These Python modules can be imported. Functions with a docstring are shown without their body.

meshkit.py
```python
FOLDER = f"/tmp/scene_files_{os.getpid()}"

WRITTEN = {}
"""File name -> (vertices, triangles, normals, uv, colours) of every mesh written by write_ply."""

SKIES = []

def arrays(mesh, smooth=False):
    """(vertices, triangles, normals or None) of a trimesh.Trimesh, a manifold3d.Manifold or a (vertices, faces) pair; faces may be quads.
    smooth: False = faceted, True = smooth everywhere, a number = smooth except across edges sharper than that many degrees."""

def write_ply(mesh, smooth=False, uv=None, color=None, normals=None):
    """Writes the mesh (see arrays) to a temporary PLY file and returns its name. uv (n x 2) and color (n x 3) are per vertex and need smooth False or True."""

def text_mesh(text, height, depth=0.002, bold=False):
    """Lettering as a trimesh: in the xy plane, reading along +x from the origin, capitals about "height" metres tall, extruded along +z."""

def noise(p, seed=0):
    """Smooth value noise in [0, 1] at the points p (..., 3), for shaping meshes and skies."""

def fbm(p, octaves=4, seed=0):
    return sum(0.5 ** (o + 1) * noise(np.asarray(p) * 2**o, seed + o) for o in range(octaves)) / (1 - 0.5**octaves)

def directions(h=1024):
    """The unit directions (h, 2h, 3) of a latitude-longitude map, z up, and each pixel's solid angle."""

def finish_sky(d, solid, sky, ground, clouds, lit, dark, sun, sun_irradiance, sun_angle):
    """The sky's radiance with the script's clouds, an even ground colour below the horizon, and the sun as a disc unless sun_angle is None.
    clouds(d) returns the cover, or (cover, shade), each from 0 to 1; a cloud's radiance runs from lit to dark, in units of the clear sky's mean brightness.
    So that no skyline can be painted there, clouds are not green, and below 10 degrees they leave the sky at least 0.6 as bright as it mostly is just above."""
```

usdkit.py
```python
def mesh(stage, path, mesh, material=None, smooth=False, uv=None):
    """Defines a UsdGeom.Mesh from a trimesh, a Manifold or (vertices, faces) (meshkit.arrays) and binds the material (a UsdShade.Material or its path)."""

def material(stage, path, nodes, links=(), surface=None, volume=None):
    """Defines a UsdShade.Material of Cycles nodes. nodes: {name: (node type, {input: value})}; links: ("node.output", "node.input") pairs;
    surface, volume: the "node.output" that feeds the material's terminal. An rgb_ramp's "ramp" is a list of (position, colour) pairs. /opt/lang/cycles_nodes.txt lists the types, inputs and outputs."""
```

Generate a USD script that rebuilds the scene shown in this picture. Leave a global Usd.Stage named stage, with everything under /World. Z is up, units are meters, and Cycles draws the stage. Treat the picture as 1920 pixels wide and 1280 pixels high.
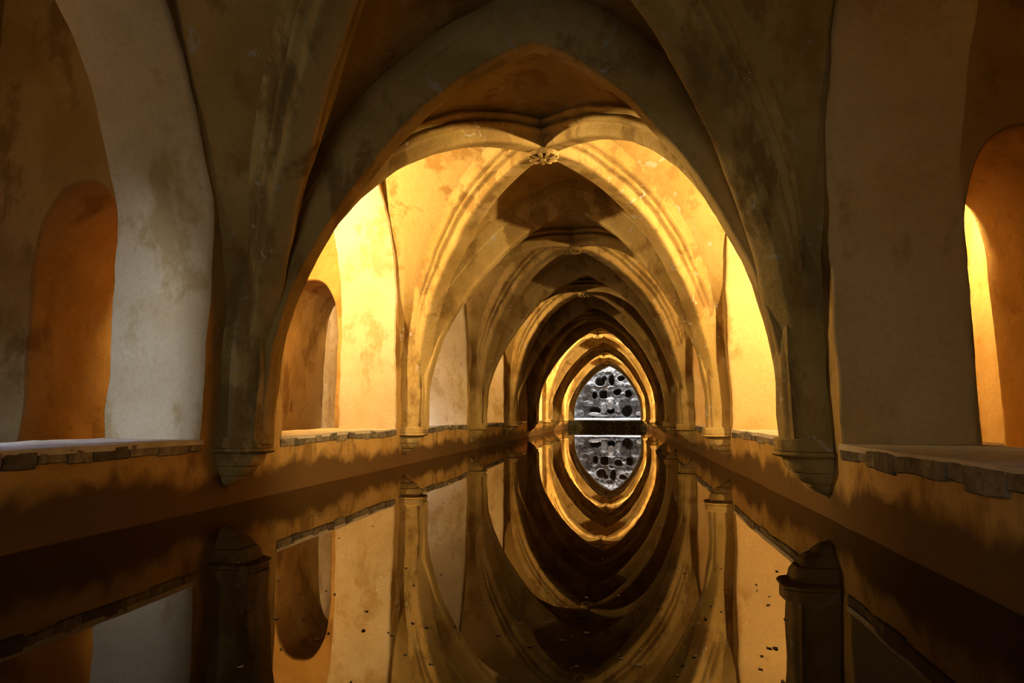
import math, random
import numpy as np, trimesh, usdkit, meshkit
from scipy.interpolate import PchipInterpolator
from pxr import Usd, UsdGeom, UsdLux, UsdShade, Gf, Sdf

stage = Usd.Stage.CreateInMemory()
UsdGeom.SetStageUpAxis(stage, UsdGeom.Tokens.z)
UsdGeom.SetStageMetersPerUnit(stage, 1.0)
UsdGeom.Xform.Define(stage, '/World')
UsdGeom.Scope.Define(stage, '/World/Looks')
random.seed(7)
rng = np.random.default_rng(7)
ZC = 0.6855                       # the camera's height above the water; geometry below is written relative to it

# ------------------------------------------------------------------ camera
F = 1280.0
def hall_axes(vx, vy):
    d = np.array([vx - 960, 640 - vy, F]); d /= np.linalg.norm(d)
    t = math.atan2(-d[1], d[2])
    up = np.array([0, math.cos(t), math.sin(t)])
    x = np.cross(d, up); x /= np.linalg.norm(x)
    if x[0] < 0: x = -x
    return np.array([x, d, up])
M = hall_axes(1160, 779)
cam = UsdGeom.Camera.Define(stage, '/World/camera')
r_, u_, f_ = M[:, 0], M[:, 1], M[:, 2]
cam.AddTransformOp().Set(Gf.Matrix4d(*r_, 0, *u_, 0, *(-f_), 0, 0, 0, ZC, 1))
cam.CreateFocalLengthAttr(24.0); cam.CreateHorizontalApertureAttr(36.0); cam.CreateVerticalApertureAttr(24.0)
cam.CreateClippingRangeAttr(Gf.Vec2f(0.05, 200))
cam.CreateExposureAttr(0.0)

# ------------------------------------------------------------------ light: a dim overcast sky, skylights, warm uplights
dome = UsdLux.DomeLight.Define(stage, '/World/sky')
dome.CreateIntensityAttr(0.25); dome.CreateColorAttr(Gf.Vec3f(0.75, 0.86, 1.0))

WARM = (1.0, 0.67, 0.26)
UPLIGHTS = [  # bay, side, power, x, y from the pier, z
    (-1, 'left', 3.6, -4.45, 1.54, 2.24), (-1, 'right', 2.8, 2.75, 1.54, 2.24),
    (0, 'left', 265, -4.12, 1.54, 2.24), (0, 'right', 375, 2.70, 1.475, 2.24),
    (1, 'left', 30, -4.45, 1.54, 2.24), (1, 'right', 90, 2.75, 1.54, 2.24),
    (2, 'left', 110, -4.45, 1.54, 2.24),
    (4, 'left', 620, -4.45, 1.54, 2.24), (4, 'right', 560, 2.85, 1.54, 2.24),
    (6, 'left', 760, -4.45, 1.54, 2.24), (6, 'right', 760, 2.85, 1.54, 2.24),
]
SKYLIGHTS = [  # x0, x1, y0, y1, shaft height, power, colour
    (-5.25, -4.6, 1.7, 2.8, 1.3, 260, (0.40, 0.58, 1.0)),
    (-5.25, -4.6, 10.3, 11.5, 1.3, 700, (0.82, 0.88, 1.0)),
    (2.9, 3.5, 0.3, 1.6, 1.3, 200, (0.6, 0.76, 1.0)),
    (-2.6, 1.3, 39.98, 41.0, 1.0, 58, (0.92, 0.95, 1.0)),
]
L = 4.32; P0 = 4.97                # bay length, first pier line in front of the camera
def P(k): return P0 + L * k
K0, K1 = -2, 8                     # first and last pier line
XL, XR, TH = -3.0, 1.38, 0.8       # faces of the side walls, their thickness
ROOF = 3.75; AFLOOR = -0.26; SILL = -0.18; POOL = -1.35
AXL, AXR = -5.3, 3.62              # outer faces of the aisles
for i, (x0, x1, y0, y1, sh, pw, col) in enumerate(SKYLIGHTS):
    l = UsdLux.RectLight.Define(stage, f'/World/skylight_glow_{i:03d}')
    l.CreateWidthAttr(x1 - x0); l.CreateHeightAttr(y1 - y0)
    l.AddTranslateOp().Set(Gf.Vec3d((x0 + x1) / 2, (y0 + y1) / 2, ROOF + sh + 0.2 + ZC))
    l.CreateIntensityAttr(pw); l.CreateColorAttr(Gf.Vec3f(*col)); l.CreateNormalizeAttr(False)
COOLSPOT = (-5.06, -0.85, 2.10)     # a cool white floodlight shining along the left aisle from behind the camera
cs = UsdLux.SphereLight.Define(stage, '/World/cool_floodlight_glow')
cs.CreateRadiusAttr(0.2); cs.CreateNormalizeAttr(True); cs.CreateIntensityAttr(185); cs.CreateColorAttr(Gf.Vec3f(0.92, 0.95, 1.0))
_d = Gf.Vec3d(1.62, 5.44, -1.2).GetNormalized()
_m = Gf.Matrix4d().SetRotate(Gf.Rotation(Gf.Vec3d(0, 0, -1), _d)); _m.SetTranslateOnly(Gf.Vec3d(COOLSPOT[0], COOLSPOT[1], COOLSPOT[2] + ZC))
cs.AddTransformOp().Set(_m)
_sh = UsdLux.ShapingAPI.Apply(cs.GetPrim()); _sh.CreateShapingConeAngleAttr(32.0); _sh.CreateShapingConeSoftnessAttr(0.3)
door_light = UsdLux.RectLight.Define(stage, '/World/entrance_daylight')
door_light.CreateWidthAttr(2.2); door_light.CreateHeightAttr(2.6)
door_light.AddTranslateOp().Set(Gf.Vec3d(-0.8, -4.4, 1.35 + ZC)); door_light.AddRotateXOp().Set(90.0)
door_light.CreateIntensityAttr(2.9); door_light.CreateColorAttr(Gf.Vec3f(1.0, 0.86, 0.5)); door_light.CreateNormalizeAttr(False)
for i, (b, side, pw, x, dy, z) in enumerate(UPLIGHTS):
    l = UsdLux.SphereLight.Define(stage, f'/World/uplight_glow_{i:03d}')
    l.CreateRadiusAttr(0.055); l.CreateNormalizeAttr(True)
    l.AddTranslateOp().Set(Gf.Vec3d(x, P(b) + dy, z + ZC))
    l.CreateIntensityAttr(pw); l.CreateColorAttr(Gf.Vec3f(*WARM))

# ------------------------------------------------------------------ helpers
used = {}
def numbered(path):
    n = used.get(path, 0); used[path] = n + 1
    return path if n == 0 else f'{path}_{n:03d}'
LOC = {}
def tag(p, label=None, cat=None, group=None, kind=None):
    for k, v in (('label', label), ('category', cat), ('group', group), ('kind', kind)):
        if v: p.SetCustomDataByKey(k, v)
    return p
def thing(name, label=None, cat=None, loc=(0, 0, 0), group=None, kind=None):
    path = numbered('/World/' + name)
    x = UsdGeom.Xform.Define(stage, path)
    x.AddTranslateOp().Set(Gf.Vec3d(loc[0], loc[1], loc[2] + ZC))
    LOC[path] = np.array(loc, float)
    return tag(x.GetPrim(), label, cat, group, kind)
def arrs(m):
    v, f, _ = meshkit.arrays(m); return np.array(v, float), np.array(f, int)
def obj(name, mesh, mat, parent=None, smooth=35):
    """One Mesh; vertices given relative to the camera's height."""
    v, f = arrs(mesh)
    v = v.copy(); v[:, 0] += 0.0042 * (v[:, 1] - P0)      # the old hall runs very slightly askew
    base = '/World'
    if parent is not None:
        base = str(parent.GetPath())
        root = '/' + '/'.join(base.split('/')[1:3])
        v = v - LOC[root]
    else:
        v = v + [0, 0, ZC]
    path = numbered(base + '/' + name)
    return usdkit.mesh(stage, path, (v, f), mat, smooth).GetPrim()
def grid(pts, flip=False, close=False):
    """(n, m, 3) points as quads."""
    pts = np.asarray(pts, float); n, m = pts.shape[:2]
    idx = np.arange(n * m).reshape(n, m)
    if close: idx = np.vstack([idx, idx[:1]])
    a, b, c, d = idx[:-1, :-1], idx[1:, :-1], idx[1:, 1:], idx[:-1, 1:]
    q = np.stack([a, b, c, d], -1).reshape(-1, 4)
    if flip: q = q[:, ::-1]
    return pts.reshape(-1, 3), np.vstack([q[:, [0, 1, 2]], q[:, [0, 2, 3]]])
def join(ms):
    vs, fs, o = [], [], 0
    for m in ms:
        v, f = arrs(m); vs.append(v); fs.append(f + o); o += len(v)
    return np.vstack(vs), np.vstack(fs)
def wob(v, amp=1.0):
    """Hand-made plaster: the same small displacement for whatever meets at a point."""
    v = np.asarray(v, float); sh = v.shape; v = v.reshape(-1, 3)
    out = v.copy()
    for sc, a in ((0.9, 0.05), (3.7, 0.022), (13.0, 0.007)):
        for c in range(3):
            out[:, c] += amp * a * (meshkit.noise(v * sc + 31.7 * c + 100, seed=c) - 0.5)
    return out.reshape(sh)
def wobm(m, amp=1.0):
    v, f = arrs(m); return wob(v, amp), f
def box(x0, x1, y0, y1, z0, z1, bev=0.0):
    m = trimesh.creation.box(extents=(x1 - x0, y1 - y0, z1 - z0)); m.apply_translation(((x0 + x1) / 2, (y0 + y1) / 2, (z0 + z1) / 2))
    if bev:
        import manifold3d as mf
        pts = []
        for a in (0, 1):
            for b in (0, 1):
                for c in (0, 1):
                    p = np.array([(x0, x1)[a], (y0, y1)[b], (z0, z1)[c]]); s = np.array([1 - 2 * a, 1 - 2 * b, 1 - 2 * c]) * bev
                    for k in range(3):
                        q = p + s; q[k] = p[k]; pts.append(q)
        h = trimesh.convex.convex_hull(np.array(pts)); return arrs(h)
    return arrs(m)
def sub(m, size):
    v, f = arrs(m); v, f = trimesh.remesh.subdivide_to_size(v, f, size, max_iter=12)
    t = trimesh.Trimesh(v, f, process=True); return arrs(t)
def cyl(p0, p1, r, n=12, r1=None):
    p0, p1 = np.array(p0, float), np.array(p1, float); t = p1 - p0; t /= np.linalg.norm(t)
    a = np.cross(t, [0, 0, 1.0] if abs(t[2]) < .9 else [1.0, 0, 0]); a /= np.linalg.norm(a); b = np.cross(t, a)
    an = np.linspace(0, 2 * np.pi, n, endpoint=False); ring = np.cos(an)[:, None] * a + np.sin(an)[:, None] * b
    r1 = r if r1 is None else r1
    v = np.vstack([p0 + ring * r, p1 + ring * r1, [p0], [p1]]); f = []
    for i in range(n):
        j = (i + 1) % n; f += [[i, j, n + j], [i, n + j, n + i], [2 * n, j, i], [2 * n + 1, n + i, n + j]]
    return v, np.array(f)

# ------------------------------------------------------------------ materials
def lin(r, g, b):
    return tuple((c / 255 / 12.92 if c / 255 <= 0.04045 else ((c / 255 + 0.055) / 1.055) ** 2.4) for c in (r, g, b))
def plaster(name, base, pale, stain, damp, stain_at=(0.50, 0.64), rough=0.85, damp_z=0.30, bump=0.35, seed=0.0, peel=False, wear=False):
    n = {
        'geo': ('geometry', {}),
        'off': ('mapping', {'location': (seed, seed * 1.7, seed * 0.6)}),
        'big': ('noise_texture', {'scale': 0.9, 'detail': 3.0, 'roughness': 0.62, 'distortion': 0.5}),
        'bigr': ('rgb_ramp', {'ramp': [(0.42, base), (0.56, pale)]}),
        'str': ('mapping', {'scale': (1.0, 1.0, 0.62)}),
        'blot': ('noise_texture', {'scale': 2.3, 'detail': 6.0, 'roughness': 0.64, 'distortion': 0.2}),
        'blotr': ('rgb_ramp', {'ramp': [(stain_at[0], (0, 0, 0)), (stain_at[1], (1, 1, 1))]}),
        'm1': ('mix_color', {'b': stain}),
        'fine': ('noise_texture', {'scale': 26.0, 'detail': 3.0, 'roughness': 0.7}),
        'finer': ('rgb_ramp', {'ramp': [(0.3, (0.90, 0.89, 0.88)), (0.7, (1.06, 1.06, 1.06))]}),
        'm2': ('mix_color', {'blend_type': 'multiply', 'fac': 1.0, 'use_clamp': False}),
        'sep': ('separate_xyz', {}),
        'dn': ('noise_texture', {'scale': 1.9, 'detail': 3.0, 'roughness': 0.5, 'distortion': 0.8}),
        'dh': ('math', {'math_type': 'multiply_add', 'value2': -0.40, 'value3': 0.20}),
        'ds': ('math', {'math_type': 'add'}),
        'dm': ('map_range', {'from_min': damp_z - 0.055, 'from_max': damp_z + 0.055, 'to_min': 1.0, 'to_max': 0.0, 'clamp': True}),
        'm3': ('mix_color', {'b': damp}),
        'bn': ('noise_texture', {'scale': 7.0, 'detail': 6.0, 'roughness': 0.66}),
        'bump': ('bump', {'strength': bump, 'distance': 0.03}),
        'p': ('principled_bsdf', {'roughness': rough, 'specular_ior_level': 0.25}),
    }
    l = [('geo.position', 'off.vector'), ('off.vector', 'big.vector'), ('big.fac', 'bigr.fac'), ('off.vector', 'str.vector'), ('str.vector', 'blot.vector'),
         ('blot.fac', 'blotr.fac'), ('blotr.color', 'm1.fac'), ('bigr.color', 'm1.a'), ('off.vector', 'fine.vector'), ('fine.fac', 'finer.fac'),
         ('m1.result', 'm2.a'), ('finer.color', 'm2.b'), ('geo.position', 'sep.vector'), ('off.vector', 'dn.vector'), ('dn.fac', 'dh.value1'),
         ('sep.z', 'ds.value1'), ('dh.value', 'ds.value2'), ('ds.value', 'dm.value'), ('dm.result', 'm3.fac'), ('m2.result', 'm3.a'),
         ('off.vector', 'bn.vector'), ('bn.fac', 'bump.height'), ('bump.normal', 'p.normal'), ('m3.result', 'p.base_color')]
    last = 'm3.result'
    if wear:      # limewash rubbed off and paler along the arrises
        n['wr'] = ('rgb_ramp', {'ramp': [(0.505, (0, 0, 0)), (0.54, (0.7, 0.7, 0.7))]}); n['mw'] = ('mix_color', {'b': (0.55, 0.47, 0.30)})
        l += [('geo.pointiness', 'wr.fac'), ('wr.color', 'mw.fac'), (last, 'mw.a')]; last = 'mw.result'
    if peel:      # flaked patches baring the grey render
        n['pn'] = ('noise_texture', {'scale': 5.5, 'detail': 5.0, 'roughness': 0.6, 'distortion': 0.8}); n['pr'] = ('rgb_ramp', {'ramp': [(0.635, (0, 0, 0)), (0.65, (1, 1, 1))]})
        n['pb'] = ('noise_texture', {'scale': 0.7, 'detail': 1.0}); n['pbr'] = ('rgb_ramp', {'ramp': [(0.46, (0, 0, 0)), (0.52, (1, 1, 1))]})
        n['pm'] = ('math', {'math_type': 'multiply'}); n['mp'] = ('mix_color', {'b': (0.40, 0.37, 0.33)})
        l += [('off.vector', 'pn.vector'), ('pn.fac', 'pr.fac'), ('off.vector', 'pb.vector'), ('pb.fac', 'pbr.fac'), ('pr.color', 'pm.value1'), ('pbr.color', 'pm.value2'), ('pm.value', 'mp.fac'), (last, 'mp.a')]; last = 'mp.result'
    l = [(last if a == 'm3.result' and b == 'p.base_color' else a, b) for a, b in l]
    return usdkit.material(stage, '/World/Looks/' + name, n, l, surface='p.BSDF')
DAMP = (0.10, 0.055, 0.018)
M_wall = plaster('ochre_plaster', (0.38, 0.24, 0.07), (0.46, 0.31, 0.12), (0.22, 0.13, 0.04), DAMP, damp_z=0.24)
M_rib = plaster('rib_plaster', (0.34, 0.245, 0.09), (0.44, 0.335, 0.15), (0.245, 0.165, 0.062), DAMP, (0.51, 0.59), seed=3.1, bump=0.5, damp_z=0.02, peel=True)
M_cream = plaster('cream_plaster', (0.52, 0.43, 0.29), (0.58, 0.51, 0.38), (0.43, 0.33, 0.18), DAMP, (0.53, 0.62), seed=5.3, damp_z=0.0)
M_tan = plaster('tan_plaster', (0.50, 0.35, 0.16), (0.56, 0.42, 0.22), (0.42, 0.28, 0.115), DAMP, (0.56, 0.66), seed=6.1, damp_z=0.0)
M_web = plaster('web_plaster', (0.35, 0.24, 0.085), (0.43, 0.315, 0.135), (0.285, 0.18, 0.06), DAMP, (0.53, 0.61), seed=8.2, damp_z=-5, peel=True)
M_aisle = plaster('aisle_plaster', (0.40, 0.24, 0.07), (0.48, 0.31, 0.11), (0.29, 0.165, 0.045), DAMP, (0.54, 0.64), seed=9.7, damp_z=-5)
def speckle(name, ramp, scale=9.0, rough=0.8, bump=0.5, dist=0.02):
    return usdkit.material(stage, '/World/Looks/' + name, {
        'geo': ('geometry', {}), 'n': ('noise_texture', {'scale': scale, 'detail': 8.0, 'roughness': 0.7, 'distortion': 0.4}),
        'r': ('rgb_ramp', {'ramp': ramp}), 'b': ('bump', {'strength': bump, 'distance': dist}),
        'p': ('principled_bsdf', {'roughness': rough, 'specular_ior_level': 0.3})},
        [('geo.position', 'n.vector'), ('n.fac', 'r.fac'), ('r.color', 'p.base_color'), ('n.fac', 'b.height'), ('b.normal', 'p.normal')], surface='p.BSDF')
M_stone = [speckle('sill_stone_a', [(0.35, (0.07, 0.06, 0.05)), (0.65, (0.26, 0.23, 0.19))], 12),
           speckle('sill_stone_b', [(0.35, (0.11, 0.09, 0.07)), (0.65, (0.34, 0.30, 0.24))], 14),
           speckle('sill_stone_c', [(0.35, (0.05, 0.045, 0.04)), (0.65, (0.17, 0.15, 0.13))], 10)]
M_slab = speckle('sill_slab', [(0.3, (0.42, 0.38, 0.33)), (0.7, (0.62, 0.58, 0.52))], 5, bump=0.25)
M_rock = speckle('grotto_rock', [(0.33, (0.05, 0.05, 0.052)), (0.47, (0.20, 0.195, 0.20)), (0.68, (0.52, 0.51, 0.51))], 5.5, bump=0.9, dist=0.06)
M_rockw = speckle('pale_grotto_rock', [(0.3, (0.18, 0.17, 0.16)), (0.7, (0.62, 0.59, 0.55))], 6, bump=0.6, dist=0.04)
M_moss = speckle('mossy_stone', [(0.40, (0.012, 0.012, 0.008)), (0.55, (0.05, 0.045, 0.025)), (0.72, (0.22, 0.19, 0.11))], 6, bump=0.8, dist=0.05)
M_mud = speckle('pool_bed', [(0.3, (0.06, 0.035, 0.012)), (0.7, (0.11, 0.065, 0.025))], 3, rough=1.0)
M_floor = speckle('aisle_floor', [(0.3, (0.10, 0.075, 0.045)), (0.7, (0.16, 0.125, 0.08))], 4)
M_shaft = speckle('shaft_masonry', [(0.35, (0.05, 0.045, 0.04)), (0.65, (0.10, 0.09, 0.08))], 6)
M_flake = speckle('bare_render', [(0.35, (0.30, 0.27, 0.24)), (0.65, (0.60, 0.58, 0.55))], 22)
def plain(name, col, rough=0.5, metal=0.0, **kw):
    return usdkit.material(stage, '/World/Looks/' + name, {'p': ('principled_bsdf', {'base_color': col, 'roughness': rough, 'metallic': metal, **kw})}, [], surface='p.BSDF')
M_iron = plain('black_iron', (0.03, 0.03, 0.03), 0.5, 0.6)
M_lampw = plain('white_enamel', (0.85, 0.85, 0.85), 0.4, emission_color=(1, 1, 1), emission_strength=0.6)
M_lens = plain('lamp_lens', (0.8, 0.6, 0.3), 0.3, emission_color=(1, 0.62, 0.2), emission_strength=3.0)
M_coin = [plain('copper_coin', (0.45, 0.22, 0.08), 0.4, 0.4), plain('silver_coin', (0.45, 0.42, 0.36), 0.4, 0.4)]
M_leaf = [plain('brown_leaf', (0.10, 0.055, 0.02), 0.8), plain('black_leaf', (0.02, 0.014, 0.008), 0.8), plain('pale_leaf', (0.35, 0.27, 0.14), 0.8)]
M_water = usdkit.material(stage, '/World/Looks/pool_water', {
    'geo': ('geometry', {}), 'n': ('noise_texture', {'scale': 0.8, 'detail': 2.0}), 'b': ('bump', {'strength': 0.012, 'distance': 0.05}),
    'fr': ('fresnel', {'IOR': 1.34}), 'g': ('glossy_bsdf', {'color': (0.9, 0.84, 0.76), 'roughness': 0.006}),
    't': ('transparent_bsdf', {'color': (0.42, 0.31, 0.17)}), 'd': ('diffuse_bsdf', {'color': (0.03, 0.017, 0.006)}),
    'm0': ('mix_closure', {'fac': 0.35}), 'm': ('mix_closure', {})},
    [('geo.position', 'n.vector'), ('n.fac', 'b.height'), ('b.normal', 'g.normal'), ('t.BSDF', 'm0.closure1'), ('d.BSDF', 'm0.closure2'),
     ('fr.fac', 'm.fac'), ('m0.closure', 'm.closure1'), ('g.BSDF', 'm.closure2')], surface='m.closure')

# ------------------------------------------------------------------ curves of the hall
AP = np.array([(1.0, -0.2), (1.0, 0.0), (0.99, 0.33), (0.955, 0.70), (0.89, 1.05), (0.795, 1.41), (0.68, 1.76), (0.545, 2.09), (0.40, 2.38), (0.245, 2.60), (0.12, 2.73), (0.05, 2.795), (0.0, 2.83)])
_s = np.r_[0, np.cumsum(np.hypot(*np.diff(AP * [1.9, 1], axis=0).T))]
_pu, _pz = PchipInterpolator(_s / _s[-1], AP[:, 0]), PchipInterpolator(_s / _s[-1], AP[:, 1])
XA, HL, HR = -0.62, 2.05, 1.74     # apex of the cross arches, half spans to the left and right
def cross_curve(n, off=0.0):
    """The cross arch from the left foot over the apex to the right foot: (x, z), pushed outwards by off."""
    t = np.linspace(0, 1, n)
    left = np.stack([XA - HL * _pu(t), _pz(t)], 1); right = np.stack([XA + HR * _pu(t), _pz(t)], 1)[::-1]
    c = np.vstack([left, right[1:]])
    if off: c = c + off * normals(c)
    return c
def normals(c):
    t = np.gradient(c, axis=0); t /= np.linalg.norm(t, axis=1, keepdims=True) + 1e-12
    return np.stack([-t[:, 1], t[:, 0]], 1)
FOOT = {'left': -2.72, 'right': 1.16}
def boss(k): return np.array([-0.77, P(k) + L / 2, 2.83])
RB = 2.83
def diag_curve(foot, b, n, off=0.0, low=-0.2, ext=0.0):
    """Half a diagonal rib, foot to boss: distance s along its plan line (0..D), z."""
    D = np.hypot(*(b[:2] - foot)); th = np.linspace(0, np.pi / 2, n)
    s = D - (D + off) * np.cos(th); z = (RB + off) * np.sin(th)
    c = np.stack([s, z], 1)
    if low is not None: c = np.vstack([[[c[0, 0], low]], c])
    return c, D

# ------------------------------------------------------------------ setting: top-level Xforms
wallL = thing('wall_left', kind='structure'); wallR = thing('wall_right', kind='structure')
wallB = thing('wall_back', kind='structure'); wallF = thing('wall_front', kind='structure')
ceiling = thing('ceiling', kind='structure'); floor = thing('floor', kind='structure')

def ring_wall(outline, rect, centre, mapf, d0, d1, nring=9, ndep=14, ch=0.018):
    """A wall with one opening. outline: closed star-shaped polygon (u, v) about centre; rect u0, u1, v0, v1. Returns front face, reveal, back face."""
    o = np.asarray(outline, float); c = np.asarray(centre, float)
    u0, u1, v0, v1 = rect
    ang = np.arctan2(*(o - c).T[::-1])
    cor = np.array([(u0, v0), (u1, v0), (u1, v1), (u0, v1)]); ca = np.arctan2(*(cor - c).T[::-1])
    o2 = np.vstack([o, o[:1]])
    def hit(a):
        d = np.array([np.cos(a), np.sin(a)]); best = None
        for p, q in zip(o2[:-1], o2[1:]):
            e = q - p; den = d[0] * e[1] - d[1] * e[0]
            if abs(den) < 1e-12: continue
            w = p - c; t = (w[0] * e[1] - w[1] * e[0]) / den; s = (w[0] * d[1] - w[1] * d[0]) / den
            if t > 0 and -1e-9 <= s <= 1 + 1e-9: best = t if best is None else min(best, t)
        return c + d * best
    pts = np.vstack([o, [hit(a) for a in ca]]); al = np.r_[ang, ca]
    od = np.argsort(al); pts, al = pts[od], al[od]
    dr = np.stack([np.cos(al), np.sin(al)], 1)
    with np.errstate(divide='ignore', invalid='ignore'):
        tu = np.where(dr[:, 0] > 0, (u1 - c[0]) / dr[:, 0], np.where(dr[:, 0] < 0, (u0 - c[0]) / dr[:, 0], 1e9))
        tv = np.where(dr[:, 1] > 0, (v1 - c[1]) / dr[:, 1], np.where(dr[:, 1] < 0, (v0 - c[1]) / dr[:, 1], 1e9))
    outer = c + dr * np.minimum(tu, tv)[:, None]
    # outward normal of the outline for the chamfer
    lead = pts + dr * ch
    def face(d):
        w = np.linspace(0, 1, nring) ** 1.3
        return np.stack([mapf(lead * (1 - x) + outer * x, d) for x in w], 1)
    sg = 1 if d1 > d0 else -1
    dep = np.r_[d0 + sg * ch, np.linspace(d0 + sg * 0.05, d1 - sg * 0.05, ndep), d1 - sg * ch]
    rev = np.stack([mapf(lead, d0)] + [mapf(pts, d) for d in dep] + [mapf(lead, d1)], 1)
    return [grid(np.concatenate([m, m[:1]]), close=False) for m in (face(d0), rev, face(d1))]

OPN = 2.375
_op = PchipInterpolator([-0.2, 0.9, 1.5, 2.06, 2.49, 2.81, 3.08, 3.20, 3.24], [1.575, 1.572, 1.555, 1.375, 1.185, 0.925, 0.52, 0.22, 0.0])
def opening_outline(yc, step):
    z = np.r_[np.arange(SILL, 1.5, step), np.linspace(1.5, 3.24, int(2.6 / step)) ** 1.0]
    z = np.r_[np.arange(SILL, 2.0, step), 3.24 - np.linspace(1.1, 0, int(2.0 / step)) ** 2 * (1.24 / 1.21)]
    r = np.stack([yc + _op(z), z], 1); l = np.stack([yc - _op(z), z], 1)[::-1]
    b = np.stack([np.linspace(yc - 1.575, yc + 1.575, max(4, int(3.15 / step)))[1:-1], np.full(max(4, int(3.15 / step)) - 2, SILL)], 1)
    return np.vstack([r, l[1:], b])
def door_outline(xc, hw, step, zt=1.97, zs=1.15, z0=AFLOOR):
    th = np.linspace(0, np.pi / 2, max(6, int(1.0 / step)))
    z = np.r_[np.arange(z0, zs, step), zs + (zt - zs) * np.sin(th) ** 0.95]
    h = np.r_[np.full(len(np.arange(z0, zs, step)), hw), hw * np.cos(th) ** 0.85]
    r = np.stack([xc + h, z], 1); l = np.stack([xc - h, z], 1)[::-1]
    m = max(3, int(2 * hw / step)); b = np.stack([np.linspace(xc - hw, xc + hw, m)[1:-1], np.full(m - 2, z0)], 1)
    return np.vstack([r, l[1:], b])

DOORX = {'left': -4.42, 'right': 2.76}; PT = 1.4
for k in range(K0, K1):
    near = k in (-1, 0, 1); st = 0.06 if near else (0.12 if k < 4 else 0.2)
    for side, W, x0, sg in (('left', wallL, XL, -1), ('right', wallR, XR, 1)):
        rect = (P(k), P(k + 1), POOL, ROOF)
        yc = P(k) + OPN
        face, rev, back = ring_wall(opening_outline(yc, st), rect, (yc, 1.45), lambda q, d: np.stack([np.full(len(q), d), q[:, 0], q[:, 1]], -1), x0, x0 + sg * TH, 14 if near else 8, 12 if near else 6)
        obj('arcade_wall', wobm(join([face, back])), M_wall, W)
        obj('arch_reveal', wobm(rev), M_cream if side == 'left' else M_tan, W)
        # thick wall across the aisle with its pointed passage
        xa, xb = sorted((x0 + sg * (TH - 0.03), AXL if side == 'left' else AXR))
        dx = DOORX[side]
        f2, r2, b2 = ring_wall(door_outline(dx, 0.42, st), (xa, xb, AFLOOR - 0.1, ROOF), (dx, 0.9), lambda q, d: np.stack([q[:, 0], np.full(len(q), d), q[:, 1]], -1), P(k) - 0.04, P(k) + PT, 10 if near else 6, 14 if near else 6)
        obj('aisle_cross_wall', wobm(join([f2, b2])), M_aisle, W)
        obj('passage_vault', wobm(r2), M_aisle, W)
        # outer wall of the aisle
        xo = AXL if side == 'left' else AXR
        obj('outer_wall', wobm(sub(box(min(xo, xo + sg * 0.4), max(xo, xo + sg * 0.4), P(k), P(k + 1), AFLOOR - 0.2, ROOF), 0.4)), M_aisle, W)
# end pieces of the aisles
for side, W, x0, sg in (('left', wallL, XL, -1), ('right', wallR, XR, 1)):
    xa, xb = sorted((x0 + sg * 0.02, (AXL if side == 'left' else AXR) + sg * 0.4))
    obj('aisle_end_wall', box(xa, xb, P(K1) + 0.02, P(K1) + 0.42, AFLOOR - 0.3, ROOF), M_aisle, W)
    obj('aisle_end_wall', box(xa, xb, P(K0) - 0.40, P(K0) - 0.05, AFLOOR - 0.3, ROOF), M_aisle, W)

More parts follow.
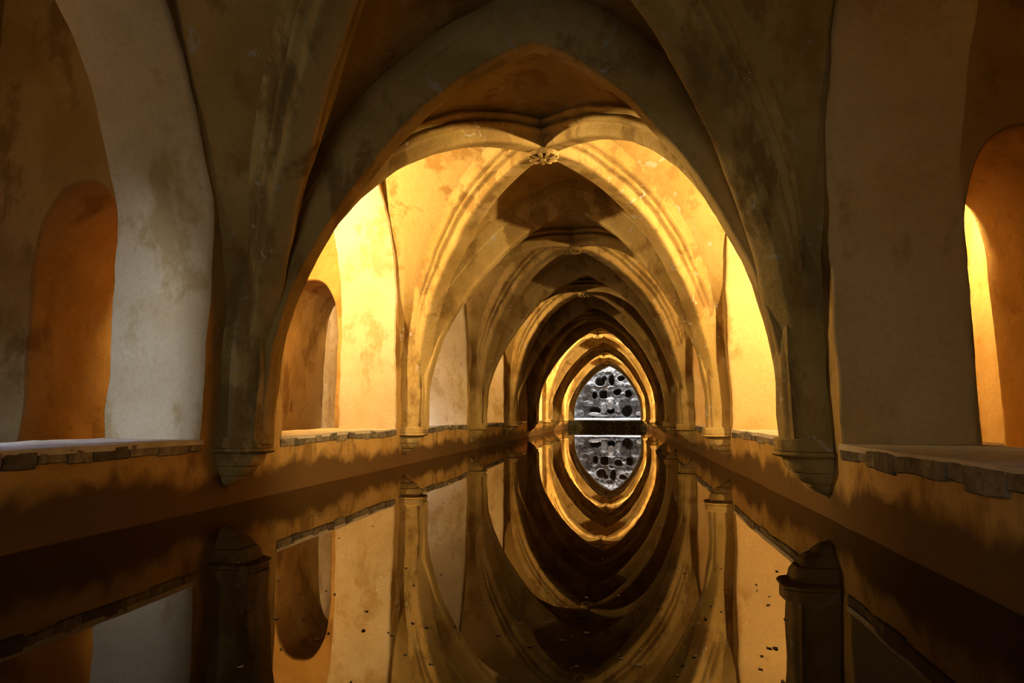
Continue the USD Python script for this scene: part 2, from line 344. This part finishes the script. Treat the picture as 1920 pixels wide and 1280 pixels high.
# end wall with the arch onto the grotto: the last cross arch carries a screen wall above it
nE = 44
cin = cross_curve(nE, 0.0); cE = np.vstack([[[cin[0, 0], POOL]], cin, [[cin[-1, 0], POOL]]])
top = np.stack([np.clip(cE[:, 0] * 1.22 + 0.1, XL - 0.05, XR + 0.05), np.full(len(cE), ROOF)], 1)
top[:8, 0] = XL - 0.05; top[-8:, 0] = XR + 0.05; top[0, 1] = POOL; top[-1, 1] = POOL
top[1:8, 1] = np.linspace(POOL + 0.3, ROOF, 7); top[-8:-1, 1] = np.linspace(ROOF, POOL + 0.3, 7)
for yy in (P(K1) + 0.05, P(K1) + 0.45):
    g = np.stack([np.stack([cE[:, 0] * (1 - w) + top[:, 0] * w, np.full(len(cE), yy), cE[:, 1] * (1 - w) + top[:, 1] * w], 1) for w in np.linspace(0, 1, 6)], 1)
    obj('end_wall', wobm(grid(g), 0.6), M_wall, wallB)
g = np.stack([np.stack([cE[:, 0], np.full(len(cE), y), cE[:, 1]], 1) for y in np.linspace(P(K1) + 0.05, P(K1) + 0.45, 5)], 1)
obj('arch_reveal', wobm(grid(g), 0.6), M_cream, wallB)
f2, r2, b2 = ring_wall(door_outline(-0.8, 1.0, 0.2, 2.5, 1.3, SILL), (XL - 0.1, XR + 0.1, POOL, ROOF), (-0.8, 1.1), lambda q, d: np.stack([q[:, 0], np.full(len(q), d), q[:, 1]], -1), P(K0), P(K0) - 0.4, 6, 4)
obj('entrance_wall', wobm(join([f2, b2])), M_wall, wallF); obj('arch_reveal', wobm(r2), M_cream, wallF)

# floors
obj('pool_bed', box(XL - 0.1, XR + 0.1, P(K0) - 0.1, P(K1) + 0.3, POOL - 0.1, -ZC - 0.42), M_mud, floor)
obj('aisle_floor', box(AXL - 0.1, XL - 0.25, P(K0) - 0.1, P(K1) + 0.3, AFLOOR - 0.3, AFLOOR), M_floor, floor)
obj('aisle_floor', box(XR + 0.25, AXR + 0.1, P(K0) - 0.1, P(K1) + 0.3, AFLOOR - 0.3, AFLOOR), M_floor, floor)

# roof slab with the skylight shafts left open
import shapely
from shapely.geometry import box as sbox
roof = sbox(AXL - 0.4, P(K0) - 0.4, AXR + 0.4, P(K1) + 0.45)
for x0, x1, y0, y1, sh, pw, col in SKYLIGHTS: roof = roof.difference(sbox(x0, y0, x1, y1))
rm = trimesh.creation.extrude_polygon(roof, 0.25, engine='earcut'); rm.apply_translation((0, 0, ROOF - 0.02))
obj('roof_slab', rm, M_aisle, ceiling)

# ------------------------------------------------------------------ vault webs
def half_severy(curveA, curveB, nc=12, bulge=0.0):
    """Ruled between two curves given with the same number of points."""
    w = np.linspace(0, 1, nc)[None, :, None]
    g = curveA[:, None] * (1 - w) + curveB[:, None] * w
    return wob(g, 0.7)
def resamp(c, n):
    s = np.r_[0, np.cumsum(np.linalg.norm(np.diff(c, axis=0), axis=1))]; t = np.linspace(0, s[-1], n)
    return np.stack([np.interp(t, s, c[:, i]) for i in range(c.shape[1])], 1)
NW = 30
def web_cross(k, side):
    c = cross_curve(60, 0.42); h = c[:60] if side == 'left' else c[59:][::-1]
    c3 = np.stack([h[:, 0], np.full(len(h), P(k)), h[:, 1]], 1); c3 = c3[h[:, 1] > 0.75]
    return resamp(c3, NW)
def web_diag(k, kb, side):
    """From the foot on pier line k to the boss of bay kb."""
    foot = np.array([FOOT[side], P(k)]); b = boss(kb); c, D = diag_curve(foot, b, 60, 0.27, None)
    d = (b[:2] - foot) / D
    c3 = np.stack([foot[0] + d[0] * c[:, 0], foot[1] + d[1] * c[:, 0], c[:, 1]], 1)
    return resamp(c3[c3[:, 2] > 0.75], NW)
def web_form(k, kb, side):
    th = np.linspace(0, np.pi / 2, 60); yc = P(kb) + L / 2; s = -1 if k == kb else 1
    y = yc + s * 2.03 * np.cos(th); z = 3.55 * np.sin(th); x = np.full(60, XL - 0.03 if side == 'left' else XR + 0.03)
    return resamp(np.stack([x, y, z], 1)[z > 0.75], NW)
for k in range(K0, K1):
    for kk in (k, k + 1):                         # webs over the two cross arches
        ms = [grid(half_severy(web_cross(kk, s), web_diag(kk, k, s))) for s in ('left', 'right')]
        obj('vault_web', join(ms), M_web, ceiling)
    for s in ('left', 'right'):                   # webs over the two side arches
        ms = [grid(half_severy(web_form(kk, k, s), web_diag(kk, k, s))) for kk in (k, k + 1)]
        obj('vault_web', join(ms), M_web, ceiling)

# ------------------------------------------------------------------ ribs
def sweep(curve, prof, place, plainp=None):
    """curve (n, 2) in its vertical plane, prof (m, 2): (sideways, outwards); place(s, side, z) -> xyz"""
    nn = normals(curve); g = []; full = prof
    for p, q in zip(curve, nn):
        if plainp is not None:
            w = np.clip((p[1] - 0.9) / 1.2, 0.0, 1); prof = full * w + plainp * (1 - w); prof = prof * [1, 0.38 + 0.62 * np.clip((p[1] - 0.3) / 1.0, 0, 1)]
        s = p[0] + q[0] * prof[:, 1]; z = p[1] + q[1] * prof[:, 1]
        g.append(place(s, prof[:, 0], z))
    return np.array(g)
_half = np.array([(0.0, 0.0), (0.06, 0.0), (0.088, 0.004), (0.108, 0.022), (0.112, 0.06), (0.113, 0.105), (0.112, 0.125), (0.155, 0.130), (0.182, 0.145), (0.186, 0.17), (0.170, 0.188), (0.138, 0.192), (0.136, 0.215), (0.185, 0.22), (0.222, 0.24), (0.22, 0.265), (0.19, 0.278), (0.18, 0.30), (0.25, 0.38)])
DPROF = np.vstack([_half[::-1] * [-1, 1], _half[1:]])
_t = np.array([(0.0, 0.0), (0.06, 0.0), (0.085, 0.004), (0.097, 0.018), (0.1, 0.06), (0.1, 0.12), (0.1, 0.2), (0.102, 0.26), (0.116, 0.272), (0.118, 0.3), (0.118, 0.38), (0.118, 0.48)])
_pl = np.stack([np.where(_half[:, 1] < 0.03, np.minimum(_half[:, 0], 0.105), 0.108 + 0.1 * _half[:, 1]), _half[:, 1]], 1)
PPROF = np.vstack([_pl[::-1] * [-1, 1], _pl[1:]])
TPROF = np.vstack([_t[::-1] * [-1, 1], _t[1:]])
ORD = ['first', 'second', 'third', 'fourth', 'fifth', 'sixth', 'seventh', 'eighth', 'ninth']
def nth(i): return ORD[i]
for k in range(K0, K1 + 1):
    n = 60 if k < 3 else 36
    c = cross_curve(n)
    g = sweep(c, TPROF, lambda s, a, z, k=k: np.stack([s, P(k) + a, z], 1))
    if k < 0: lab = ['pointed cross arch farthest behind the camera', 'pointed cross arch just behind the camera'][k - K0]
    elif k == 0: lab = 'pointed ochre plaster cross arch nearest the camera, tallest one in view'
    elif k == K1: lab = 'last small pointed cross arch framing the grey rock grotto'
    else: lab = f'{nth(k)} pointed ochre cross arch from the front, spanning the pool between the side walls'
    a = thing('transverse_arch', lab, 'arch', (XA, P(k), -0.2))
    obj('arch_ring', (wobm(grid(g))), M_rib, a)
def rosette(b, kb):
    ms = [cyl((b[0], b[1], b[2] + 0.2), (b[0], b[1], b[2] - 0.052), 0.19, 24, 0.165)]
    pet = []
    for i in range(11):
        a = 2 * np.pi * i / 11
        s = trimesh.creation.icosphere(subdivisions=2); s.apply_scale((0.068, 0.027, 0.028)); s.apply_translation((0.102, 0, 0))
        s.apply_transform(trimesh.transformations.rotation_matrix(a, (0, 0, 1))); s.apply_translation((b[0], b[1], b[2] - 0.05)); pet.append(arrs(s))
    s = trimesh.creation.icosphere(subdivisions=2); s.apply_scale((0.036, 0.036, 0.03)); s.apply_translation((b[0], b[1], b[2] - 0.06)); pet.append(arrs(s))
    return ms[0], pet
for k in range(K0, K1):
    n = 40 if k < 2 else 24
    b = boss(k)
    if k == -2: lab = 'crossed diagonal ribs of the vault farthest behind the camera'
    elif k == -1: lab = 'crossed moulded diagonal ribs of the dark vault directly overhead, running out of the picture'
    elif k == 0: lab = 'crossed diagonal ribs of the brightly lit first full vault with a carved rosette boss'
    else: lab = f'crossed diagonal ribs of the {nth(k)} vault beyond the nearest cross arch'
    v = thing('rib_pair', lab, 'vault ribs', (b[0], b[1], -0.2))
    for kk in (k, k + 1):
        for s in ('left', 'right'):
            foot = np.array([FOOT[s], P(kk) + (0.06 if kk == k else -0.06)]); c, D = diag_curve(foot, b, n); d = (b[:2] - foot) / D; e = np.array([-d[1], d[0]])
            flip = False
            g = sweep(c, DPROF, lambda ss, a, z, foot=foot, d=d, e=e: np.stack([foot[0] + d[0] * ss + e[0] * a, foot[1] + d[1] * ss + e[1] * a, z], 1), PPROF)
            obj('diagonal_rib', wobm(grid(g)), M_rib, v, smooth=60)
    if k < 4:
        base, pet = rosette(b, k)
        br = obj('boss', base, M_rib, v)
        for p in pet: obj('petal', p, M_rib, br)
    else:
        base, pet = rosette(b, k); obj('boss', join([base] + pet), M_rib, v)

# ------------------------------------------------------------------ corbels
def corbel_rings(x0, sg, y, zs):
    hx = [(-0.175, 0.0), (-0.175, 0.21), (-0.11, 0.31), (0.11, 0.31), (0.175, 0.21), (0.175, 0.0)]
    g = []
    for z, sc, sp in zs:
        g.append([(x0 + sg * (-0.03 + (p + 0.03) * sc), y + q * sp, z) for q, p in hx])
    g = np.array(g)
    pts = np.stack([resamp(r, 26) for r in g])
    cap0 = np.concatenate([pts[:1], np.repeat(pts[:1].mean(1, keepdims=True), 26, 1)], 0)
    cap1 = np.concatenate([np.repeat(pts[-1:].mean(1, keepdims=True), 26, 1), pts[-1:]], 0)
    return join([grid(pts), grid(cap0), grid(cap1)])
for k in range(K0, K1 + 1):
    for side, x0, sg in (('left', XL, -1), ('right', XR, 1)):
        wl = 'left' if side == 'left' else 'right'
        if k < 0: lab = f'plastered corbel on the {wl} wall behind the camera, ' + ('at the entrance end' if k == K0 else 'one pier in from the entrance')
        elif k == 0: lab = ('large moulded corbel under the nearest arch on the left wall, dark and worn' if side == 'left' else 'large tiered corbel under the nearest arch on the right wall')
        else: lab = f'moulded plaster corbel under the {nth(k)} cross arch on the {wl} wall'
        c = thing('corbel', lab, 'corbel', (x0, P(k), -0.5))
        s = -sg
        obj('shaft', wobm(corbel_rings(x0, s, P(k), [(-0.17, 0.92, 0.86), (0.2, 0.92, 0.86), (0.6, 0.9, 0.84), (0.9, 0.8, 0.8), (1.2, 0.5, 0.7), (1.35, 0.1, 0.5)]), 1.0), M_rib, c)
        obj('abacus', wobm(corbel_rings(x0, s, P(k), [(-0.155, 0.98, 1.0), (-0.165, 1.02, 1.04), (-0.235, 1.02, 1.04), (-0.24, 0.99, 1.0)]), 0.5), M_rib, c)
        obj('roll_moulding', wobm(corbel_rings(x0, s, P(k), [(-0.238, 0.96, 0.97), (-0.245, 1.05, 1.08), (-0.262, 1.07, 1.1), (-0.278, 1.02, 1.04), (-0.283, 0.9, 0.92)]), 0.5), M_rib, c)
        obj('bracket', wobm(corbel_rings(x0, s, P(k), [(-0.28, 0.88, 0.9), (-0.34, 0.84, 0.86), (-0.375, 0.76, 0.8), (-0.382, 0.68, 0.72), (-0.39, 0.70, 0.74), (-0.43, 0.62, 0.66), (-0.455, 0.5, 0.56), (-0.462, 0.42, 0.5), (-0.47, 0.44, 0.5), (-0.51, 0.3, 0.36), (-0.54, 0.08, 0.2)]), 0.5), M_rib, c)

# ------------------------------------------------------------------ sills
for k in range(K0, K1):
    for side, x0, sg in (('left', XL, -1), ('right', XR, 1)):
        y0, y1 = P(k) + OPN - 1.60, P(k) + OPN + 1.60
        if k < -1: lab = f'stone sill of the {side} opening beside the entrance, behind the camera'
        elif k == -1: lab = ('long dark stone sill in bluish light in the nearest left opening' if side == 'left' else 'broken dark stone sill in the nearest right opening at the picture edge')
        elif k == 0: lab = f'stone sill of the brightly lit {side} opening just past the nearest arch'
        else: lab = f'stone sill of the {side} wall opening past the {nth(k)} cross arch'
        t = thing('stone_sill', lab, 'sill', (x0, (y0 + y1) / 2, SILL - 0.1))
        xa, xb = sorted((x0 - sg * 0.012, x0 + sg * (TH + 0.01)))
        obj('ledge', wobm(sub(box(xa, xb, y0, y1, SILL - 0.03, SILL + 0.006), 0.12), 0.5), M_slab, t)
        y = y0; i = 0
        r2 = random.Random(100 * (k + 5) + (side == 'left'))
        while y < y1 - 0.02:
            w = r2.uniform(0.12, 0.34) if k < 3 else 0.45
            ye = min(y1, y + w)
            if y1 - ye < 0.1: ye = y1
            xa, xb = sorted((x0 - sg * (0.008 + r2.uniform(0, 0.008)), x0 + sg * 0.25))
            m = box(xa, xb, y + 0.0015, ye - 0.0015, SILL - 0.075 - r2.uniform(0, 0.028), SILL - r2.uniform(0.002, 0.007), 0.006)
            if k < 2: m = wobm(sub(m, 0.05), 1.0)
            obj('stone', m, M_stone[r2.randrange(3)], t); y = ye; i += 1

# ------------------------------------------------------------------ water
w = grid(np.stack([np.stack([np.full(2, x), np.array([P(K0), P(K1) + 0.2]), np.full(2, -ZC)], 1) for x in (XL - 0.05, XR + 0.05)]), flip=False)
tag(obj('pool_water', w, M_water, smooth=False), 'still dark brown water filling the long pool and mirroring the arches', 'water')

# ------------------------------------------------------------------ grotto
GY = P(K1) + 1.5
nx, nz = 190, 130
X, Zz = np.meshgrid(np.linspace(-3.4, 2.2, nx), np.linspace(-0.75, 3.7, nz), indexing='ij')
def px2(u, v):
    c = M @ np.array([u - 960, 640 - v, F]); c = c / c[1] * GY; return c[0], c[2]
HOLES = [((1120, 716), 8, 7, 0), ((1128, 709), 4, 4, 0), ((1142, 713), 4.4, 9, 0), ((1160, 709), 6.5, 4, 0), ((1110, 741), 4, 6, 1), ((1127, 738.5), 6.2, 6.6, 3), ((1152.5, 735), 6.5, 5.6, 0), ((1173, 738), 5.5, 6, 0),
         ((1110.5, 769.5), 8.8, 6, 2), ((1141, 770.5), 6, 5.4, 2), ((1171.5, 771.5), 8.6, 9.5, 0)]
base = np.stack([X * 1.0, Zz * 1.0, X * 0 + 4.0], -1)
rel = 0.45 * (meshkit.fbm(base * 1.1, 5, seed=4) - 0.5) + 0.15 * (meshkit.fbm(base * 4.3, 4, seed=9) - 0.5)
Y = GY + 0.15 - rel
Y += 0.0 - 0.30 * np.exp(-((Zz + 0.1) / 0.25) ** 2)
jit = meshkit.fbm(base * 3.2, 4, seed=21) - 0.5
for (u, v), a, b_, kind in HOLES:
    cx, cz = px2(u, v); sx, sz = a * GY / F * 1.0, b_ * GY / F
    p = {0: 2.0, 1: 2.2, 2: 2.3, 3: 4.0}[kind]
    dx, dz = np.abs(X - cx) / sx, (Zz - cz) / sz
    if kind == 2: dz = np.where(dz < 0, dz * 1.15, dz)
    r = (dx ** p + np.abs(dz) ** p) ** (1 / p) + 0.75 * jit
    Y += 1.0 / (1 + np.exp(np.clip((r - 1.0) / 0.05, -50, 50))) - 0.035 * np.exp(-((r - 1.3) / 0.2) ** 2)
gr = thing('rock_grotto', 'grey weathered rock grotto wall with dark cavities beyond the last arch', 'grotto', (-0.65, GY, -0.75))
obj('rock_face', grid(np.stack([X, Y, Zz], -1)), M_rock, gr, smooth=60)
obj('cavity_backing', box(-3.4, 2.2, GY + 1.35, GY + 1.6, -0.75, 3.7), plain('cave_black', (0.02, 0.02, 0.02), 1.0), gr)
obj('side_rock', box(-3.6, -3.35, P(K1) + 0.4, GY + 1.6, -0.75, ROOF + 0.3), M_rock, gr)
obj('side_rock', box(2.15, 2.4, P(K1) + 0.4, GY + 1.6, -0.75, ROOF + 0.3), M_rock, gr)
cx, cz = px2(1139.5, 758)
def blob(c, r, seed, amp=0.35):
    s = trimesh.creation.icosphere(subdivisions=3); v = np.array(s.vertices)
    v *= (1 + amp * (meshkit.fbm(v * 1.7 + seed * 7.3, 4, seed=seed) - 0.5))[:, None]
    return v * np.array(r) + np.array(c), np.array(s.faces)
obj('spout_rock', blob((cx, GY - 0.28, cz), (0.19, 0.2, 0.30), 3), M_rockw, gr)
obj('spout_crown', blob((cx - 0.0, GY - 0.2, cz + 0.26), (0.26, 0.2, 0.16), 5), M_rockw, gr)
for i, (u, v, a, b_) in enumerate([(1127, 765, .17, .34), (1153, 764, .13, .32), (1109, 776, .40, .10), (1124, 779, .40, .07), (1150, 778, .2, .09), (1192, 775, .17, .13), (1086, 775, .2, .2), (1163, 739, .16, .12), (1098, 756, .3, .18), (1185, 752, .25, .2), (1101, 722, .25, .2), (1140, 727, .2, .12), (1173, 722, .25, .16), (1136, 697, .35, .2)]):
    x, z = px2(u, v); obj('boulder', blob((x, GY - 0.12, z), (a, 0.22, b_), 20 + i, 0.6), M_rockw if i in (0, 1, 2, 3, 5) else M_rock, gr)
pw_ = thing('parapet', 'low dark mossy stone kerb closing the pool below the grotto', 'wall', (-0.65, P(K1), -ZC - 0.4))
y = XL - 0.0; i = 0
while y < XR - 0.01:
    e = min(XR, y + random.uniform(0.3, 0.55))
    if XR - e < 0.2: e = XR
    obj('block', wobm(sub(box(y + 0.004, e - 0.004, P(K1) - 0.18, P(K1) + 0.3, -ZC - 0.4, -0.27 - random.uniform(0, 0.015), 0.02), 0.12), 0.8), M_moss, pw_); y = e
yy0, yy1 = P(K1) + 0.5, P(K1) + 1.25
lv = np.array([(x, y, z) for x in np.linspace(XL, XR, 24) for y, z in ((yy0, -0.4), (yy0, -0.24), (yy1, -0.13), (yy1, -0.4))]).reshape(24, 4, 3)
lg = obj('ledge', wobm(grid(lv), 0.6), plain('pale_ledge', (0.75, 0.75, 0.75), 0.8), pw_)
tag(lg, 'pale bright ledge')
# small lamp under the crown of the last arch
lx, lz = -0.64, 2.76
la = thing('lamp', 'small white twin spotlight hanging under the crown of the last arch', 'lamp', (lx, P(K1) + 0.2, lz - 0.3))
obj('stem', cyl((lx, P(K1) + 0.2, lz + 0.15), (lx, P(K1) + 0.2, lz - 0.14), 0.02), M_lampw, la)
obj('crossbar', cyl((lx - 0.13, P(K1) + 0.2, lz - 0.13), (lx + 0.13, P(K1) + 0.2, lz - 0.13), 0.018), M_lampw, la)
for s in (-1, 1):
    obj('lamp_head', join([cyl((lx + s * 0.11, P(K1) + 0.2, lz - 0.12), (lx + s * 0.11, P(K1) + 0.2, lz - 0.24), 0.06, 14, 0.085)]), M_lampw, la)

# ------------------------------------------------------------------ flecks on the water, coins on the pool bed
r3 = random.Random(11)
def on_water(u, v, z):
    c = M @ np.array([u - 960, 640 - v, F]); c = c * (z / c[2]); return c[0], c[1]
def fleck(x, y, z, a, b, rot, curl):
    n = 10; an = np.linspace(0, 2 * np.pi, n, endpoint=False)
    ring = np.stack([a * np.cos(an), b * np.sin(an) * (1 + 0.25 * np.cos(3 * an)), curl * np.cos(an) ** 2], 1)
    c, sn = math.cos(rot), math.sin(rot); ring = ring @ np.array([[c, sn, 0], [-sn, c, 0], [0, 0, 1]])
    up = ring + [x, y, z + 0.0015]; lo = ring * [0.94, 0.94, 1] + [x, y, z + 0.0002]
    v = np.vstack([up, lo, [[x, y, z + 0.0018]], [[x, y, z]]]); f = []
    for i in range(n):
        j = (i + 1) % n; f += [[2 * n, i, j], [2 * n + 1, n + j, n + i], [i, n + i, n + j], [i, n + j, j]]
    return v, np.array(f)
for i in range(95):
    u, v = r3.uniform(440, 1480), 880 + 400 * r3.random() ** 0.8
    x, y = on_water(u, v, -ZC)
    if not (XL + 0.1 < x < XR - 0.1): continue
    q = r3.random(); m = M_leaf[0] if q < 0.4 else (M_leaf[1] if q < 0.55 else M_leaf[2])
    a = r3.uniform(0.004, 0.010)
    tag(obj('leaf_fleck', fleck(x, y, -ZC, a, a * r3.uniform(0.45, 0.9), r3.uniform(0, 6.28), 0.002), m, smooth=False), 'tiny leaf fleck afloat on the dark pool water', 'leaf', 'leaf flecks afloat on the pool')
for i in range(60):
    u, v = r3.uniform(520, 1440), r3.uniform(980, 1270)
    x, y = on_water(u, v, -ZC - 0.41)
    if not (XL + 0.2 < x < XR - 0.2): continue
    tag(obj('coin', cyl((x, y, -ZC - 0.42), (x, y, -ZC - 0.4175), r3.uniform(0.009, 0.013), 16), M_coin[r3.random() < 0.4], smooth=False), 'coin lying on the brown pool bed under water', 'coin', 'coins on the pool bed')

# ------------------------------------------------------------------ floodlights on the back of the aisle cross walls
for i, (b, side, pw, x, dy, z) in enumerate(UPLIGHTS):
    y = P(b) + PT - 0.02
    t = thing('floodlight', f'small black wall floodlight over the {side} aisle passage ' + ('behind the camera' if b < 0 else f'past the {nth(b)} cross arch'), 'floodlight', (x, y, z - 0.1))
    obj('backplate', box(x - 0.07, x + 0.07, y, y + 0.03, z - 0.16, z - 0.02, 0.006), M_iron, t)
    obj('bracket', cyl((x, y + 0.02, z - 0.1), (x, P(b) + dy, z - 0.13), 0.012), M_iron, t)
    obj('housing', cyl((x, P(b) + dy, z - 0.15), (x, P(b) + dy, z - 0.065), 0.045, 20, 0.07), M_iron, t)

x, y, z = COOLSPOT
t = thing('floodlight', 'white wall floodlight in the left aisle behind the camera', 'floodlight', (AXL, y, z))
obj('backplate', box(AXL - 0.01, AXL + 0.05, y - 0.1, y + 0.1, z - 0.42, z - 0.25, 0.006), M_iron, t)
obj('bracket', cyl((AXL + 0.04, y, z - 0.25), (x, y - 0.04, z - 0.32), 0.014), M_iron, t)
obj('housing', cyl((x, y, z - 0.32), (x, y, z - 0.215), 0.12, 24, 0.2), M_lampw, t)

# ------------------------------------------------------------------ skylight shafts
for i, (x0, x1, y0, y1, sh, pw, col) in enumerate(SKYLIGHTS):
    lab = ['skylight over the nearest left aisle bay', 'skylight over the left aisle bay past the second cross arch', 'small skylight over the nearest right aisle bay', 'wide skylight over the grotto'][i]
    t = thing('skylight', lab, 'skylight', ((x0 + x1) / 2, (y0 + y1) / 2, ROOF))
    for a in ((x0 - .1, x0, y0 - .1, y1 + .1), (x1, x1 + .1, y0 - .1, y1 + .1), (x0, x1, y0 - .1, y0), (x0, x1, y1, y1 + .1)):
        obj('shaft_wall', box(a[0], a[1], a[2], a[3], ROOF, ROOF + sh + 0.25), M_shaft, t)
